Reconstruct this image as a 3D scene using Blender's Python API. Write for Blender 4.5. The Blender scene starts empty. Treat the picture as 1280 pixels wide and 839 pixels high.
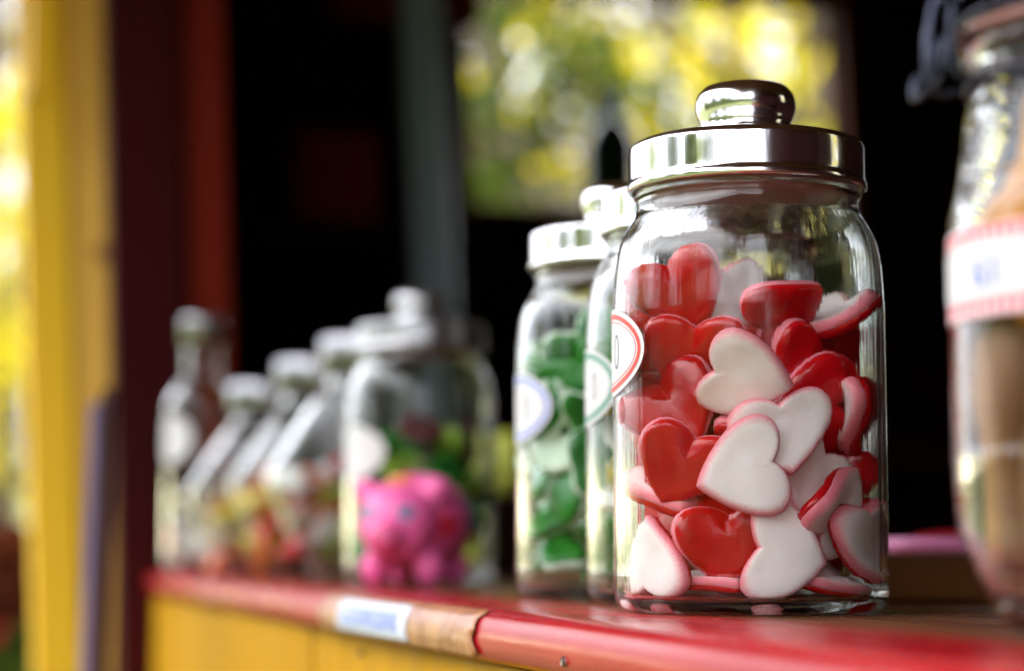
import bpy, bmesh, math, random
from mathutils import Vector, Matrix, noise
from mathutils.bvhtree import BVHTree
R = math.radians
scene = bpy.context.scene
col = scene.collection

# ------------------------------------------------------------------ camera
CAMPOS = Vector((-0.2216, -0.8724, 1.0256))
YAW, PITCH, FPX = R(-15.11), math.atan(266.5/2667.0), 2666.7
cam_d = bpy.data.cameras.new('camera'); cam = bpy.data.objects.new('camera', cam_d); col.objects.link(cam)
cam.location = CAMPOS; cam.rotation_euler = (R(90)+PITCH, 0, YAW)
cam_d.lens = 50; cam_d.sensor_width = 24; cam_d.sensor_fit = 'HORIZONTAL'
cam_d.clip_start = 0.02; cam_d.clip_end = 500
cam_d.dof.use_dof = True; cam_d.dof.focus_distance = 0.815; cam_d.dof.aperture_fstop = 3.1
cam_d.dof.aperture_blades = 0
scene.camera = cam
# ------------------------------------------------------------------ world, sun, exposure
SUN_EL, SUN_AZ = R(42), R(62)      # azimuth from +Y towards +X : sun stands behind the booth
world = bpy.data.worlds.new('World'); scene.world = world; world.use_nodes = True
nt = world.node_tree; bg = nt.nodes['Background']
sky = nt.nodes.new('ShaderNodeTexSky'); sky.sky_type = 'NISHITA'; sky.sun_disc = False
sky.sun_elevation = SUN_EL; sky.sun_rotation = SUN_AZ; sky.dust_density = 2.5; sky.air_density = 1.0
# thin bright cloud over the blue
tcw = nt.nodes.new('ShaderNodeTexCoord'); nz = nt.nodes.new('ShaderNodeTexNoise'); nz.inputs['Scale'].default_value = 2.2; nz.inputs['Detail'].default_value = 6
mpw = nt.nodes.new('ShaderNodeMapping'); mpw.inputs['Scale'].default_value = (1, 1, 3); nt.links.new(tcw.outputs['Generated'], mpw.inputs[0]); nt.links.new(mpw.outputs[0], nz.inputs['Vector'])
mrw = nt.nodes.new('ShaderNodeMapRange'); mrw.inputs[1].default_value = .35; mrw.inputs[2].default_value = .62; mrw.inputs[3].default_value = .72; mrw.inputs[4].default_value = .98; nt.links.new(nz.outputs[0], mrw.inputs[0])
mxw = nt.nodes.new('ShaderNodeMix'); mxw.data_type = 'RGBA'; 
sxw = nt.nodes.new('ShaderNodeSeparateXYZ'); nt.links.new(tcw.outputs['Generated'], sxw.inputs[0])
grw = nt.nodes.new('ShaderNodeMapRange'); grw.inputs[1].default_value = .05; grw.inputs[2].default_value = .75; grw.inputs[3].default_value = 1.5; grw.inputs[4].default_value = 12.0; nt.links.new(sxw.outputs['Z'], grw.inputs[0])
clw = nt.nodes.new('ShaderNodeVectorMath'); clw.operation = 'SCALE'; clw.inputs[0].default_value = (.97, .985, 1.03); nt.links.new(grw.outputs[0], clw.inputs['Scale']); nt.links.new(clw.outputs[0], mxw.inputs[7])
nt.links.new(mrw.outputs[0], mxw.inputs[0]); nt.links.new(sky.outputs[0], mxw.inputs[6]); nt.links.new(mxw.outputs[2], bg.inputs[0]); bg.inputs[1].default_value = 0.14
sl = bpy.data.lights.new('sun', 'SUN'); sun = bpy.data.objects.new('sun', sl); col.objects.link(sun)
sl.energy = 3.0; sl.angle = R(0.5); sl.color = (1.0, 0.94, 0.84)
sdir = Vector((math.sin(SUN_AZ)*math.cos(SUN_EL), math.cos(SUN_AZ)*math.cos(SUN_EL), math.sin(SUN_EL)))
sun.rotation_euler = sdir.to_track_quat('Z', 'Y').to_euler(); sun.location = (0, 0, 6)
scene.view_settings.view_transform = 'Standard'; scene.view_settings.look = 'None'
scene.view_settings.exposure = 2.82; scene.view_settings.gamma = 1
scene.cycles.max_bounces = 24; scene.cycles.transmission_bounces = 20; scene.cycles.glossy_bounces = 8
scene.cycles.diffuse_bounces = 4; scene.cycles.transparent_max_bounces = 24
scene.cycles.caustics_refractive = True; scene.cycles.caustics_reflective = True
scene.cycles.blur_glossy = 0.5; scene.cycles.sample_clamp_indirect = 6
scene.cycles.use_denoising = True

def at(u, v, Y):
    """world point on the sight line of photo pixel (u, v), Y metres ahead"""
    d = cam.rotation_euler.to_matrix() @ Vector(((u-640)/FPX, (419.5-v)/FPX, -1))
    f = Vector((-math.sin(YAW), math.cos(YAW), 0))
    return CAMPOS + d * (Y / d.dot(f))

# ------------------------------------------------------------------ helpers
def tag(o, label=None, cat=None, group=None, kind=None):
    if label: o['label'] = label
    if cat: o['category'] = cat
    if group: o['group'] = group
    if kind: o['kind'] = kind
    return o
def empty(name, loc, rz=0, **k):
    o = bpy.data.objects.new(name, None); col.objects.link(o); o.empty_display_size = 0.03
    o.location = loc; o.rotation_euler = (0, 0, rz); tag(o, **k); return o
def link(name, me, m=None, parent=None, smooth=True, **k):
    o = bpy.data.objects.new(name, me); col.objects.link(o)
    if m: me.materials.clear(); me.materials.append(m)
    if smooth: me.polygons.foreach_set('use_smooth', [True]*len(me.polygons))
    if parent: o.parent = parent
    tag(o, **k); return o
def pydata(name, V, F, m=None, parent=None, smooth=True, **k):
    me = bpy.data.meshes.new(name); me.from_pydata([tuple(v) for v in V], [], F); me.update()
    return link(name, me, m, parent, smooth, **k)
def frombm(name, bm, m=None, parent=None, smooth=False, **k):
    me = bpy.data.meshes.new(name); bm.to_mesh(me); bm.free()
    return link(name, me, m, parent, smooth, **k)
def box(bm, x0, x1, y0, y1, z0, z1, bev=0.0, mat4=None, shear=0.0):
    vs = [bm.verts.new((x, y, z)) for x in (x0, x1) for y in (y0, y1) for z in (z0, z1)]
    f = [(0,1,3,2), (4,6,7,5), (0,4,5,1), (2,3,7,6), (0,2,6,4), (1,5,7,3)]
    fs = [bm.faces.new([vs[i] for i in q]) for q in f]
    if shear:
        for v in vs: v.co.x -= shear*(v.co.z-1.0)
    if bev:
        es = list({e for q in fs for e in q.edges})
        bmesh.ops.bevel(bm, geom=es, offset=bev, segments=2, affect='EDGES', profile=0.6)
    bmesh.ops.recalc_face_normals(bm, faces=bm.faces)
    return bm
def boxobj(name, x0, x1, y0, y1, z0, z1, m, parent=None, bev=0.003, shear=0.0, **k):
    bm = bmesh.new(); box(bm, x0, x1, y0, y1, z0, z1, bev, shear=shear)
    return frombm(name, bm, m, parent, **k)
def lathe(profile, seg=72, close=False):
    """profile: list of (r, z); r=0 ends become poles"""
    V, F, rings = [], [], []
    for r, z in profile:
        if r < 1e-6: rings.append([len(V)]); V.append((0, 0, z))
        else:
            rings.append(list(range(len(V), len(V)+seg)))
            for i in range(seg):
                a = 2*math.pi*i/seg; V.append((r*math.sin(a), -r*math.cos(a), z))
    pairs = list(zip(rings[:-1], rings[1:]))
    if close: pairs.append((rings[-1], rings[0]))
    for A, B in pairs:
        for i in range(seg):
            j = (i+1) % seg
            if len(A) == 1 and len(B) == 1: continue
            if len(A) == 1: F.append((A[0], B[i], B[j]))
            elif len(B) == 1: F.append((A[i], A[j], B[0]))
            else: F.append((A[i], A[j], B[j], B[i]))
    return V, F
def fixn(me):
    bm = bmesh.new(); bm.from_mesh(me); bmesh.ops.recalc_face_normals(bm, faces=bm.faces); bm.to_mesh(me); bm.free()
def latheobj(name, profile, m, parent=None, seg=72, close=False, **k):
    V, F = lathe(profile, seg, close); o = pydata(name, V, F, m, parent, **k); fixn(o.data)
    o.data.polygons.foreach_set('use_smooth', [True]*len(o.data.polygons)); return o
def spline(pts, n=6):
    """Catmull-Rom through 2-D/3-D points"""
    P = [Vector(p) for p in pts]; P = [2*P[0]-P[1]] + P + [2*P[-1]-P[-2]]; out = []
    for i in range(1, len(P)-2):
        for k in range(n):
            t = k/n; a, b, c, d = P[i-1], P[i], P[i+1], P[i+2]
            out.append(0.5*((2*b) + (-a+c)*t + (2*a-5*b+4*c-d)*t*t + (-a+3*b-3*c+d)*t**3))
    out.append(P[-2]); return [tuple(p) for p in out]
def tube(bm, pts, r, seg=8):
    P = [Vector(p) for p in pts]; rings = []; up = Vector((0, 0, 1))
    for i, p in enumerate(P):
        t = (P[min(i+1, len(P)-1)] - P[max(i-1, 0)]).normalized()
        a = t.cross(up if abs(t.z) < .9 else Vector((1, 0, 0))).normalized(); b = t.cross(a)
        rr = r[i] if isinstance(r, (list, tuple)) else r
        rings.append([bm.verts.new(p + rr*(a*math.cos(2*math.pi*k/seg) + b*math.sin(2*math.pi*k/seg))) for k in range(seg)])
    for A, B in zip(rings[:-1], rings[1:]):
        for k in range(seg): bm.faces.new((A[k], A[(k+1) % seg], B[(k+1) % seg], B[k]))
    bm.faces.new(rings[0]); bm.faces.new(rings[-1])
    bmesh.ops.recalc_face_normals(bm, faces=bm.faces)

# ------------------------------------------------------------------ materials
def pmat(name, c, rough=0.5, metal=0.0, var=None, scale=20, stretch=(1, 1, 1), bump=0.0, bscale=60, coat=0, sss=0, spec=0.5, trans=0, ior=1.45, rvar=0, sheen=0):
    m = bpy.data.materials.new(name); m.use_nodes = True; n = m.node_tree; b = n.nodes['Principled BSDF']
    b.inputs['Base Color'].default_value = (*c, 1); b.inputs['Roughness'].default_value = rough
    b.inputs['Metallic'].default_value = metal; b.inputs['Coat Weight'].default_value = coat
    b.inputs['Specular IOR Level'].default_value = spec; b.inputs['Transmission Weight'].default_value = trans
    b.inputs['IOR'].default_value = ior; b.inputs['Subsurface Weight'].default_value = sss
    b.inputs['Subsurface Scale'].default_value = 0.004; b.inputs['Subsurface Radius'].default_value = (1, .5, .4)
    tc = n.nodes.new('ShaderNodeTexCoord'); mp = n.nodes.new('ShaderNodeMapping'); mp.inputs['Scale'].default_value = stretch
    n.links.new(tc.outputs['Object'], mp.inputs['Vector'])
    if var:
        t = n.nodes.new('ShaderNodeTexNoise'); t.inputs['Scale'].default_value = scale; t.inputs['Detail'].default_value = 6
        r = n.nodes.new('ShaderNodeValToRGB'); r.color_ramp.elements[0].position = .35; r.color_ramp.elements[1].position = .68
        r.color_ramp.elements[0].color = (*c, 1); r.color_ramp.elements[1].color = (*var, 1)
        n.links.new(mp.outputs[0], t.inputs['Vector']); n.links.new(t.outputs[0], r.inputs[0]); n.links.new(r.outputs[0], b.inputs['Base Color'])
    if rvar:
        t = n.nodes.new('ShaderNodeTexNoise'); t.inputs['Scale'].default_value = scale*1.7; t.inputs['Detail'].default_value = 8
        q = n.nodes.new('ShaderNodeMapRange'); q.inputs[1].default_value = .35; q.inputs[2].default_value = .7
        q.inputs[3].default_value = rough-rvar; q.inputs[4].default_value = rough+rvar
        n.links.new(mp.outputs[0], t.inputs['Vector']); n.links.new(t.outputs[0], q.inputs[0]); n.links.new(q.outputs[0], b.inputs['Roughness'])
    if bump:
        t = n.nodes.new('ShaderNodeTexNoise'); t.inputs['Scale'].default_value = bscale; t.inputs['Detail'].default_value = 5
        q = n.nodes.new('ShaderNodeBump'); q.inputs['Strength'].default_value = bump; q.inputs['Distance'].default_value = 0.002
        n.links.new(mp.outputs[0], t.inputs['Vector']); n.links.new(t.outputs[0], q.inputs['Height']); n.links.new(q.outputs[0], b.inputs['Normal'])
    return m

M = {}
# clear glass, very slightly wavy in vertical streaks as pressed jars are
M['glass'] = pmat('clear_glass', (0.97, 0.99, 0.985), 0.0, trans=1.0, ior=1.34, spec=.5, bump=0.11, bscale=190, stretch=(1, 1, .03))
M['glass_far'] = pmat('clear_glass_plain', (0.96, 0.98, 0.98), 0.02, trans=1.0, ior=1.30, spec=.5)
M['glass_green'] = pmat('green_bottle_glass', (0.02, 0.22, 0.08), 0.02, trans=1.0, ior=1.45)
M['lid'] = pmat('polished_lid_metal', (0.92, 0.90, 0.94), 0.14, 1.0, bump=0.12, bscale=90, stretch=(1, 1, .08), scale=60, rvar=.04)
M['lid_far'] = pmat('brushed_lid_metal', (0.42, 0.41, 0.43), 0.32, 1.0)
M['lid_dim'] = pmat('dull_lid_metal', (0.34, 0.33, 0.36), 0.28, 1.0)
M['seal'] = pmat('seal_brown_with_reflection', (0.30, 0.13, 0.11), 0.35)  # pinkish brown reflection in the candy jar necks is put into this colour
M['steel'] = pmat('wire_steel', (0.045, 0.048, 0.07), 0.45, 1.0)
M['paper'] = pmat('label_paper', (0.60, 0.57, 0.58), 0.55, bump=.05, bscale=300)
M['ink'] = pmat('dark_ink', (0.06, 0.04, 0.05), 0.6)
M['red_ink'] = pmat('red_border_ink', (0.62, 0.05, 0.04), 0.5)
M['green_ink'] = pmat('green_border_ink', (0.01, 0.20, 0.13), 0.5)
M['blue_ink'] = pmat('blue_border_ink', (0.16, 0.22, 0.58), 0.5)
M['jelly'] = pmat('red_jelly', (0.60, 0.003, 0.006), 0.18, var=(0.46, 0.002, 0.006), scale=60, sss=.4, spec=.40, bump=.3, bscale=110)
M['green_jelly'] = pmat('green_jelly', (0.006, 0.13, 0.012), 0.22, var=(0.03, 0.24, 0.02), scale=40, sss=.3, spec=.4)
M['green_foam'] = pmat('greenish_white_foam', (0.68, 0.78, 0.62), 0.5, sss=.2)
def foam(name, c, pink, lo=.80, hi=1.0):
    m = pmat(name, c, 0.5, sss=.15, bump=.30, bscale=120); n = m.node_tree; b = n.nodes['Principled BSDF']
    a = n.nodes.new('ShaderNodeAttribute'); a.attribute_name = 'rim'
    t = n.nodes.new('ShaderNodeTexNoise'); t.inputs['Scale'].default_value = 70
    ad = n.nodes.new('ShaderNodeMath'); ad.operation = 'MULTIPLY_ADD'; ad.inputs[1].default_value = .28; 
    sb = n.nodes.new('ShaderNodeMath'); sb.operation = 'SUBTRACT'; sb.inputs[1].default_value = .14
    n.links.new(t.outputs[0], ad.inputs[0]); n.links.new(a.outputs['Fac'], ad.inputs[2]); n.links.new(ad.outputs[0], sb.inputs[0])
    r = n.nodes.new('ShaderNodeValToRGB'); e = r.color_ramp.elements
    e[0].position = lo; e[0].color = (*c, 1); e[1].position = hi; e[1].color = (*pink, 1)
    n.links.new(sb.outputs[0], r.inputs[0]); n.links.new(r.outputs[0], b.inputs['Base Color']); return m
M['foam'] = foam('white_foam_with_pink_rim', (0.97, 0.84, 0.81), (0.85, 0.18, 0.24), .82, 1.04)
def colour(n, c, r=.35, **k): M[n] = pmat(n, c, r, **k)
colour('yellow_sweet', (.70, .48, .02), sss=.2); colour('orange_sweet', (.75, .16, .01), sss=.2); colour('red_sweet', (.50, .01, .015), sss=.2)
colour('white_sweet', (.75, .72, .68), sss=.2); colour('pink_sweet', (.75, .18, .28), sss=.2); colour('lime_sweet', (.32, .50, .05), sss=.2)
colour('dark_sweet', (.09, .015, .02)); colour('biscuit', (.30, .12, .03), .7, var=(.44, .20, .06), scale=70, bump=.4, bscale=200)
colour('orange_biscuit', (.68, .28, .03), .6, var=(.55, .2, .03), scale=50); colour('brown_stick', (.14, .05, .015), .6, var=(.34, .17, .07), scale=60, stretch=(1, 1, .2))
colour('pig_pink', (.78, .11, .33), .45, bump=.06, bscale=80); colour('pig_snout', (.78, .10, .26), .45); colour('pig_dark', (.03, .03, .06), .3)
colour('pig_grey', (.22, .20, .38), .3); colour('pig_orange', (.80, .22, .04), .5); colour('pig_red', (.60, .01, .04), .5); colour('pig_blue', (.02, .25, .55), .5)

# painted counter: red gloss paint worn back towards brown wood away from the edge
def counter_mat():
    m = pmat('worn_red_counter_paint', (.45, .02, .02), .28, spec=.14, bump=.35, bscale=35, stretch=(1, .12, 1), scale=25, rvar=.10); n = m.node_tree; b = n.nodes['Principled BSDF']
    tc = n.nodes.new('ShaderNodeTexCoord'); sx = n.nodes.new('ShaderNodeSeparateXYZ'); n.links.new(tc.outputs['Object'], sx.inputs[0])
    t = n.nodes.new('ShaderNodeTexNoise'); t.inputs['Scale'].default_value = 14; t.inputs['Detail'].default_value = 9; t.inputs['Roughness'].default_value = .65
    mp = n.nodes.new('ShaderNodeMapping'); mp.inputs['Scale'].default_value = (2.5, .35, 1); n.links.new(tc.outputs['Object'], mp.inputs[0]); n.links.new(mp.outputs[0], t.inputs['Vector'])
    ma = n.nodes.new('ShaderNodeMath'); ma.operation = 'MULTIPLY_ADD'; ma.inputs[1].default_value = .09; n.links.new(t.outputs[0], ma.inputs[0]); n.links.new(sx.outputs['X'], ma.inputs[2])
    mr = n.nodes.new('ShaderNodeMapRange'); mr.inputs[1].default_value = .085; mr.inputs[2].default_value = .125; n.links.new(ma.outputs[0], mr.inputs[0])
    w = n.nodes.new('ShaderNodeTexWave'); w.inputs['Scale'].default_value = 8; w.inputs['Distortion'].default_value = 6; w.inputs['Detail'].default_value = 4
    mp2 = n.nodes.new('ShaderNodeMapping'); mp2.inputs['Scale'].default_value = (6, .5, 1); n.links.new(tc.outputs['Object'], mp2.inputs[0]); n.links.new(mp2.outputs[0], w.inputs['Vector'])
    cr = n.nodes.new('ShaderNodeValToRGB'); cr.color_ramp.elements[0].color = (.055, .018, .008, 1); cr.color_ramp.elements[1].color = (.17, .062, .022, 1); n.links.new(w.outputs[0], cr.inputs[0])
    cr2 = n.nodes.new('ShaderNodeValToRGB'); cr2.color_ramp.elements[0].color = (.28, .003, .008, 1); cr2.color_ramp.elements[1].color = (.38, .012, .012, 1)
    cr2.color_ramp.elements[0].position = .4; cr2.color_ramp.elements[1].position = .65; n.links.new(t.outputs[0], cr2.inputs[0])
    mx = n.nodes.new('ShaderNodeMix'); mx.data_type = 'RGBA'; n.links.new(mr.outputs[0], mx.inputs[0]); n.links.new(cr2.outputs[0], mx.inputs[6]); n.links.new(cr.outputs[0], mx.inputs[7])
    n.links.new(mx.outputs[2], b.inputs['Base Color']); return m
M['counter'] = counter_mat()
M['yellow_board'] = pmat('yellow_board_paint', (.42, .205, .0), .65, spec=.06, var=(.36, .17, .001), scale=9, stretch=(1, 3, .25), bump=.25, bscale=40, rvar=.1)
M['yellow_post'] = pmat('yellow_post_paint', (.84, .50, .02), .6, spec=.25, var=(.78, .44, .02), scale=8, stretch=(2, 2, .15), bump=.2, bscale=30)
M['yellow_pale'] = pmat('pale_yellow_post_paint', (.82, .46, .09), .6, spec=.25, var=(.76, .40, .06), scale=8, stretch=(2, 2, .12), bump=.2, bscale=30)
M['yellow_strong'] = pmat('strong_yellow_paint', (.85, .45, .0), .5)
M['knot'] = pmat('wood_knot_brown', (.42, .17, .03), .6, var=(.3, .1, .02), scale=60)
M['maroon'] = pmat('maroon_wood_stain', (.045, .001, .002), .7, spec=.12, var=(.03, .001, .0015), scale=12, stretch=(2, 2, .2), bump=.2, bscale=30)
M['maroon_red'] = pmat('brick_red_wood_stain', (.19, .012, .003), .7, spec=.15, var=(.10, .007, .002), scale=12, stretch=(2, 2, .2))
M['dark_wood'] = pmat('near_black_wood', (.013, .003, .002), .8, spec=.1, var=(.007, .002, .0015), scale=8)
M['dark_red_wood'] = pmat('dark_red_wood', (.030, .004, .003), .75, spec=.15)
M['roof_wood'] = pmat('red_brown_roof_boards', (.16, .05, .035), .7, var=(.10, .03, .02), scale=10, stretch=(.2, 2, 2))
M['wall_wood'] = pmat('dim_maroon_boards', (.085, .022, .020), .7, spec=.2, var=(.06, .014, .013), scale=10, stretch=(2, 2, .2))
M['frame_brown'] = pmat('brown_window_frame', (.12, .025, .005), .7, spec=.1)
M['grey_pole'] = pmat('grey_green_pole_paint', (.50, .66, .74), .5)
M['brown_wood'] = pmat('brown_box_wood', (.20, .07, .015), .45, var=(.11, .035, .01), scale=15, stretch=(.3, 2, 2))
M['tape'] = pmat('peeled_brown_tape', (.22, .055, .008), .35, var=(.40, .16, .06), scale=55, bump=.6, bscale=120)
M['sticker'] = pmat('white_sticker_paper', (.52, .54, .60), .6, spec=.15)
M['stick_lilac'] = pmat('lilac_painted_edge', (.21, .16, .28), .6, spec=.2, var=(.25, .17, .24), scale=12, stretch=(1, 1, .3)); M['stick_brown'] = pmat('dark_brown_board', (.05, .010, .008), .6)
M['nail'] = pmat('nail_head', (.25, .2, .18), .5, .8)
M['gap'] = pmat('dark_split', (.05, .012, .004), .9)
M['bark'] = pmat('bark', (.09, .065, .045), .9, var=(.05, .035, .025), scale=20, bump=.5)
M['ground'] = pmat('meadow_ground', (.040, .055, .012), .95, var=(.07, .075, .018), scale=1.2)
M['pale_ground'] = pmat('pale_gravel_ground', (.42, .40, .24), .95, var=(.5, .46, .3), scale=3)
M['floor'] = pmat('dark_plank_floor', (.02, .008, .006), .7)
def leafmat(name, a, b2, tr=.5):
    m = bpy.data.materials.new(name); m.use_nodes = True; n = m.node_tree; n.nodes.clear()
    o = n.nodes.new('ShaderNodeOutputMaterial'); g = n.nodes.new('ShaderNodeNewGeometry'); r = n.nodes.new('ShaderNodeValToRGB')
    r.color_ramp.elements[0].color = (*a, 1); r.color_ramp.elements[1].color = (*b2, 1); n.links.new(g.outputs['Random Per Island'], r.inputs[0])
    d = n.nodes.new('ShaderNodeBsdfDiffuse'); t = n.nodes.new('ShaderNodeBsdfTranslucent'); mx = n.nodes.new('ShaderNodeMixShader'); mx.inputs[0].default_value = tr
    n.links.new(r.outputs[0], d.inputs[0]); n.links.new(r.outputs[0], t.inputs[0]); n.links.new(d.outputs[0], mx.inputs[1]); n.links.new(t.outputs[0], mx.inputs[2]); n.links.new(mx.outputs[0], o.inputs[0]); return m
M['leaf_y'] = leafmat('yellow_autumn_leaves', (.17, .19, .008), (.64, .50, .018))
M['leaf_g'] = leafmat('green_leaves', (.08, .13, .008), (.26, .30, .015))
M['leaf_d'] = leafmat('dark_green_leaves', (.015, .035, .006), (.07, .09, .012), .3)
M['leaf_r'] = leafmat('russet_leaves', (.05, .012, .008), (.16, .04, .015), .3)
M['bloom_red'] = leafmat('red_petals', (.45, .01, .015), (.6, .06, .08), .3)
M['bloom_yellow'] = leafmat('yellow_petals', (.6, .4, .02), (.75, .55, .05), .3)

# ------------------------------------------------------------------ ground
def gz(x, y):
    d = math.hypot(x, y); t = max(0, min(1, (d-9)/26)); t = t*t*(3-2*t)
    return 2.4*t + (0.18*math.sin(x*.21+1)*math.cos(y*.17) if d > 6 else 0)*min(1, max(0, (d-6)/6))
N = 90; V = []; F = []
for i in range(N+1):
    for j in range(N+1):
        a = (i/N*2-1); b = (j/N*2-1); x = math.copysign(abs(a)**2.2*160, a); y = math.copysign(abs(b)**2.2*160, b)
        V.append((x, y, gz(x, y)))
F = [(i*(N+1)+j, (i+1)*(N+1)+j, (i+1)*(N+1)+j+1, i*(N+1)+j+1) for i in range(N) for j in range(N)]
pydata('ground', V, F, M['ground'], kind='structure')
V = []; F = []
for i in range(41):
    for j in range(13):
        s = i/40; w = j/12-.5; x = -14+s*13; y = 19+7*s+w*7; V.append((x, y, gz(x, y)+.02))
F = [(i*13+j, (i+1)*13+j, (i+1)*13+j+1, i*13+j+1) for i in range(40) for j in range(12)]
pydata('path', V, F, M['pale_ground'], kind='structure')

# ------------------------------------------------------------------ the booth
SH = 0.040
Y0, Y1, YE, XB, ZR = -1.40, 1.45, 2.90, 1.90, 2.12
booth = empty('market_booth', (0.9, 0.8, 0), label='dark maroon wooden market booth around the counter with a window in its end wall', cat='booth')
def bpart(name, *a, **k):
    o = boxobj(name, *a, **k); o.parent = booth; o.matrix_parent_inverse = Matrix.Translation((-0.9, -0.8, 0)); return o
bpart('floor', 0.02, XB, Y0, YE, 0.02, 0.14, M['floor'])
bpart('roof', -0.75, XB+.15, Y0-.15, YE+.15, ZR, ZR+.06, M['roof_wood'])  # unseen overhang lengthened to keep sky reflections off the jar shoulders
# end wall with the window, pieces butted
def wallpieces(name, axis, fixed, th, lo, hi, win, m):
    w0, w1, z0, z1 = win
    bm = bmesh.new()
    for a0, a1, b0, b1 in ((lo, w0, .14, ZR), (w1, hi, .14, ZR), (w0, w1, .14, z0), (w0, w1, z1, ZR)):
        if axis == 'y': box(bm, a0, a1, fixed, fixed+th, b0, b1, shear=SH)
        else: box(bm, fixed, fixed+th, a0, a1, b0, b1)
    o = frombm(name, bm, m); o.parent = booth; o.matrix_parent_inverse = Matrix.Translation((-0.9, -0.8, 0)); return o
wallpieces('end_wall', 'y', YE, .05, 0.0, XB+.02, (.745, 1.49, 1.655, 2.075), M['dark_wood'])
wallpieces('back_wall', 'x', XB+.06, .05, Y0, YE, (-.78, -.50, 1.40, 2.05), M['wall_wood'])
wallpieces('near_wall', 'y', Y0, .05, 0.06, XB+.04, (.8, .802, 1.2, 1.202), M['wall_wood'])
wf = bmesh.new()
for a0, a1, b0, b1 in ((.725, .745, 1.635, 2.095), (1.49, 1.512, 1.635, 2.095), (.745, 1.49, 1.635, 1.655), (.745, 1.49, 2.075, 2.095)):
    box(wf, a0, a1, YE-.02, YE+.055, b0, b1, .002, shear=SH)
o = frombm('window_frame', wf, M['frame_brown']); o.parent = booth; o.matrix_parent_inverse = Matrix.Translation((-0.9, -0.8, 0))
bpart('corner_post', -.030, .050, Y1, Y1+.06, 0.05, ZR, M['maroon'], shear=SH)
bpart('inner_post', .053, .100, Y1+.01, Y1+.07, 0.05, ZR, M['maroon_red'], shear=SH)
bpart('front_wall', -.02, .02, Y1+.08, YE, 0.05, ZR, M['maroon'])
bpart('near_post', -.02, .05, Y0, Y0+.06, 0.05, ZR, M['maroon'])
# beams and shelves dimly seen inside
tag(boxobj('cross_beam', .36, .60, 2.35, 2.41, 1.86, 1.93, M['maroon_red'], bev=.003), label='dim dark red cross board high inside the booth left of the grey pole', cat='beam')
tag(boxobj('wooden_crate', .30, .42, 2.3, 2.45, 1.52, 1.66, M['maroon_red'], bev=.003), label='dim reddish wooden crate in the dark behind the jars, left of the grey pole', cat='crate')
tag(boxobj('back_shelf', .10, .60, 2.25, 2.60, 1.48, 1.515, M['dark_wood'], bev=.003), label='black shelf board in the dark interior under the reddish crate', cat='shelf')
# pole
bm = bmesh.new(); p0 = at(560, 686, 3.1); p1 = at(524, -30, 3.1)
dirv = (p1-p0)/(p1.z-p0.z); p0b = p0 - dirv*(p0.z-.14); p1 = p0 + dirv*(ZR-p0.z)
tube(bm, [p0b, p1], .033, 32)
tag(frombm('support_pole', bm, M['grey_pole'], smooth=True), label='grey green round pole standing upright in the dark booth behind the piggy bank jar', cat='pole')

# counter (one board with a rounded nose)
counter = empty('counter', (0.25, 0, 1.0), label='red painted wooden counter with rounded worn front edge carrying the jars', cat='counter')
prof = [(0.50, 1.0), (0.20, 1.0), (.012, 1.0), (.006, .9990), (.002, .9965), (.0, .992), (-.0005, .986), (.0008, .9805), (.004, .9782), (.02, .9780), (.50, .978)]
NY = 160; V = []; F = []
for j in range(NY+1):
    y = -1.05 + (Y1-.004+1.05)*j/NY
    for i, (x, z) in enumerate(prof):
        w = .0012*noise.noise(Vector((x*20, y*7, z*30)))
        V.append((x + (w if i > 1 else 0), y, z + (w*.5 if 2 <= i <= 8 else 0)))
K = len(prof)
for j in range(NY):
    for i in range(K-1): F.append((j*K+i, j*K+i+1, (j+1)*K+i+1, (j+1)*K+i))
    F.append((j*K+K-1, j*K, (j+1)*K, (j+1)*K+K-1))
F.append(tuple(range(K))); F.append(tuple(NY*K+i for i in range(K))[::-1])
o = pydata('counter_top', V, F, M['counter'], smooth=False); fixn(o.data)
for p in o.data.polygons: p.use_smooth = len(p.vertices) == 4
o.parent = counter; o.matrix_parent_inverse = Matrix.Translation((-.25, 0, -1.0))
# yellow front cladding, board by board, with seams
yb = [-1.05, -.62, -.27, .0925, .46, .89, 1.30, Y1]
for k in range(len(yb)-1):
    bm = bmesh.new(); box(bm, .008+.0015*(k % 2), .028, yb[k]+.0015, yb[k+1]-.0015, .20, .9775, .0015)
    o = frombm('front_board', bm, M['yellow_board'], counter); o.matrix_parent_inverse = Matrix.Translation((-.25, 0, -1.0))
bm = bmesh.new(); box(bm, .029, .04, -1.05, Y1-.01, .20, .9770); o = frombm('backing_board', bm, M['gap'], counter); o.matrix_parent_inverse = Matrix.Translation((-.25, 0, -1.0))
for y, z in ((-.125, .985), (-.245, .970), (.30, .968)):
    me = lathe([(0, .0012), (.0016, .0009), (.002, 0), (.0018, -.004), (0, -.004)], 12)
    o = pydata('nail_head', *me, M['nail'], counter); o.matrix_world = Matrix.Translation((-.0004 if z > .978 else .0076, y, z)) @ Matrix.Rotation(R(-90), 4, 'Y')
    o.matrix_parent_inverse = Matrix.Translation((-.25, 0, -1.0))
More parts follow.
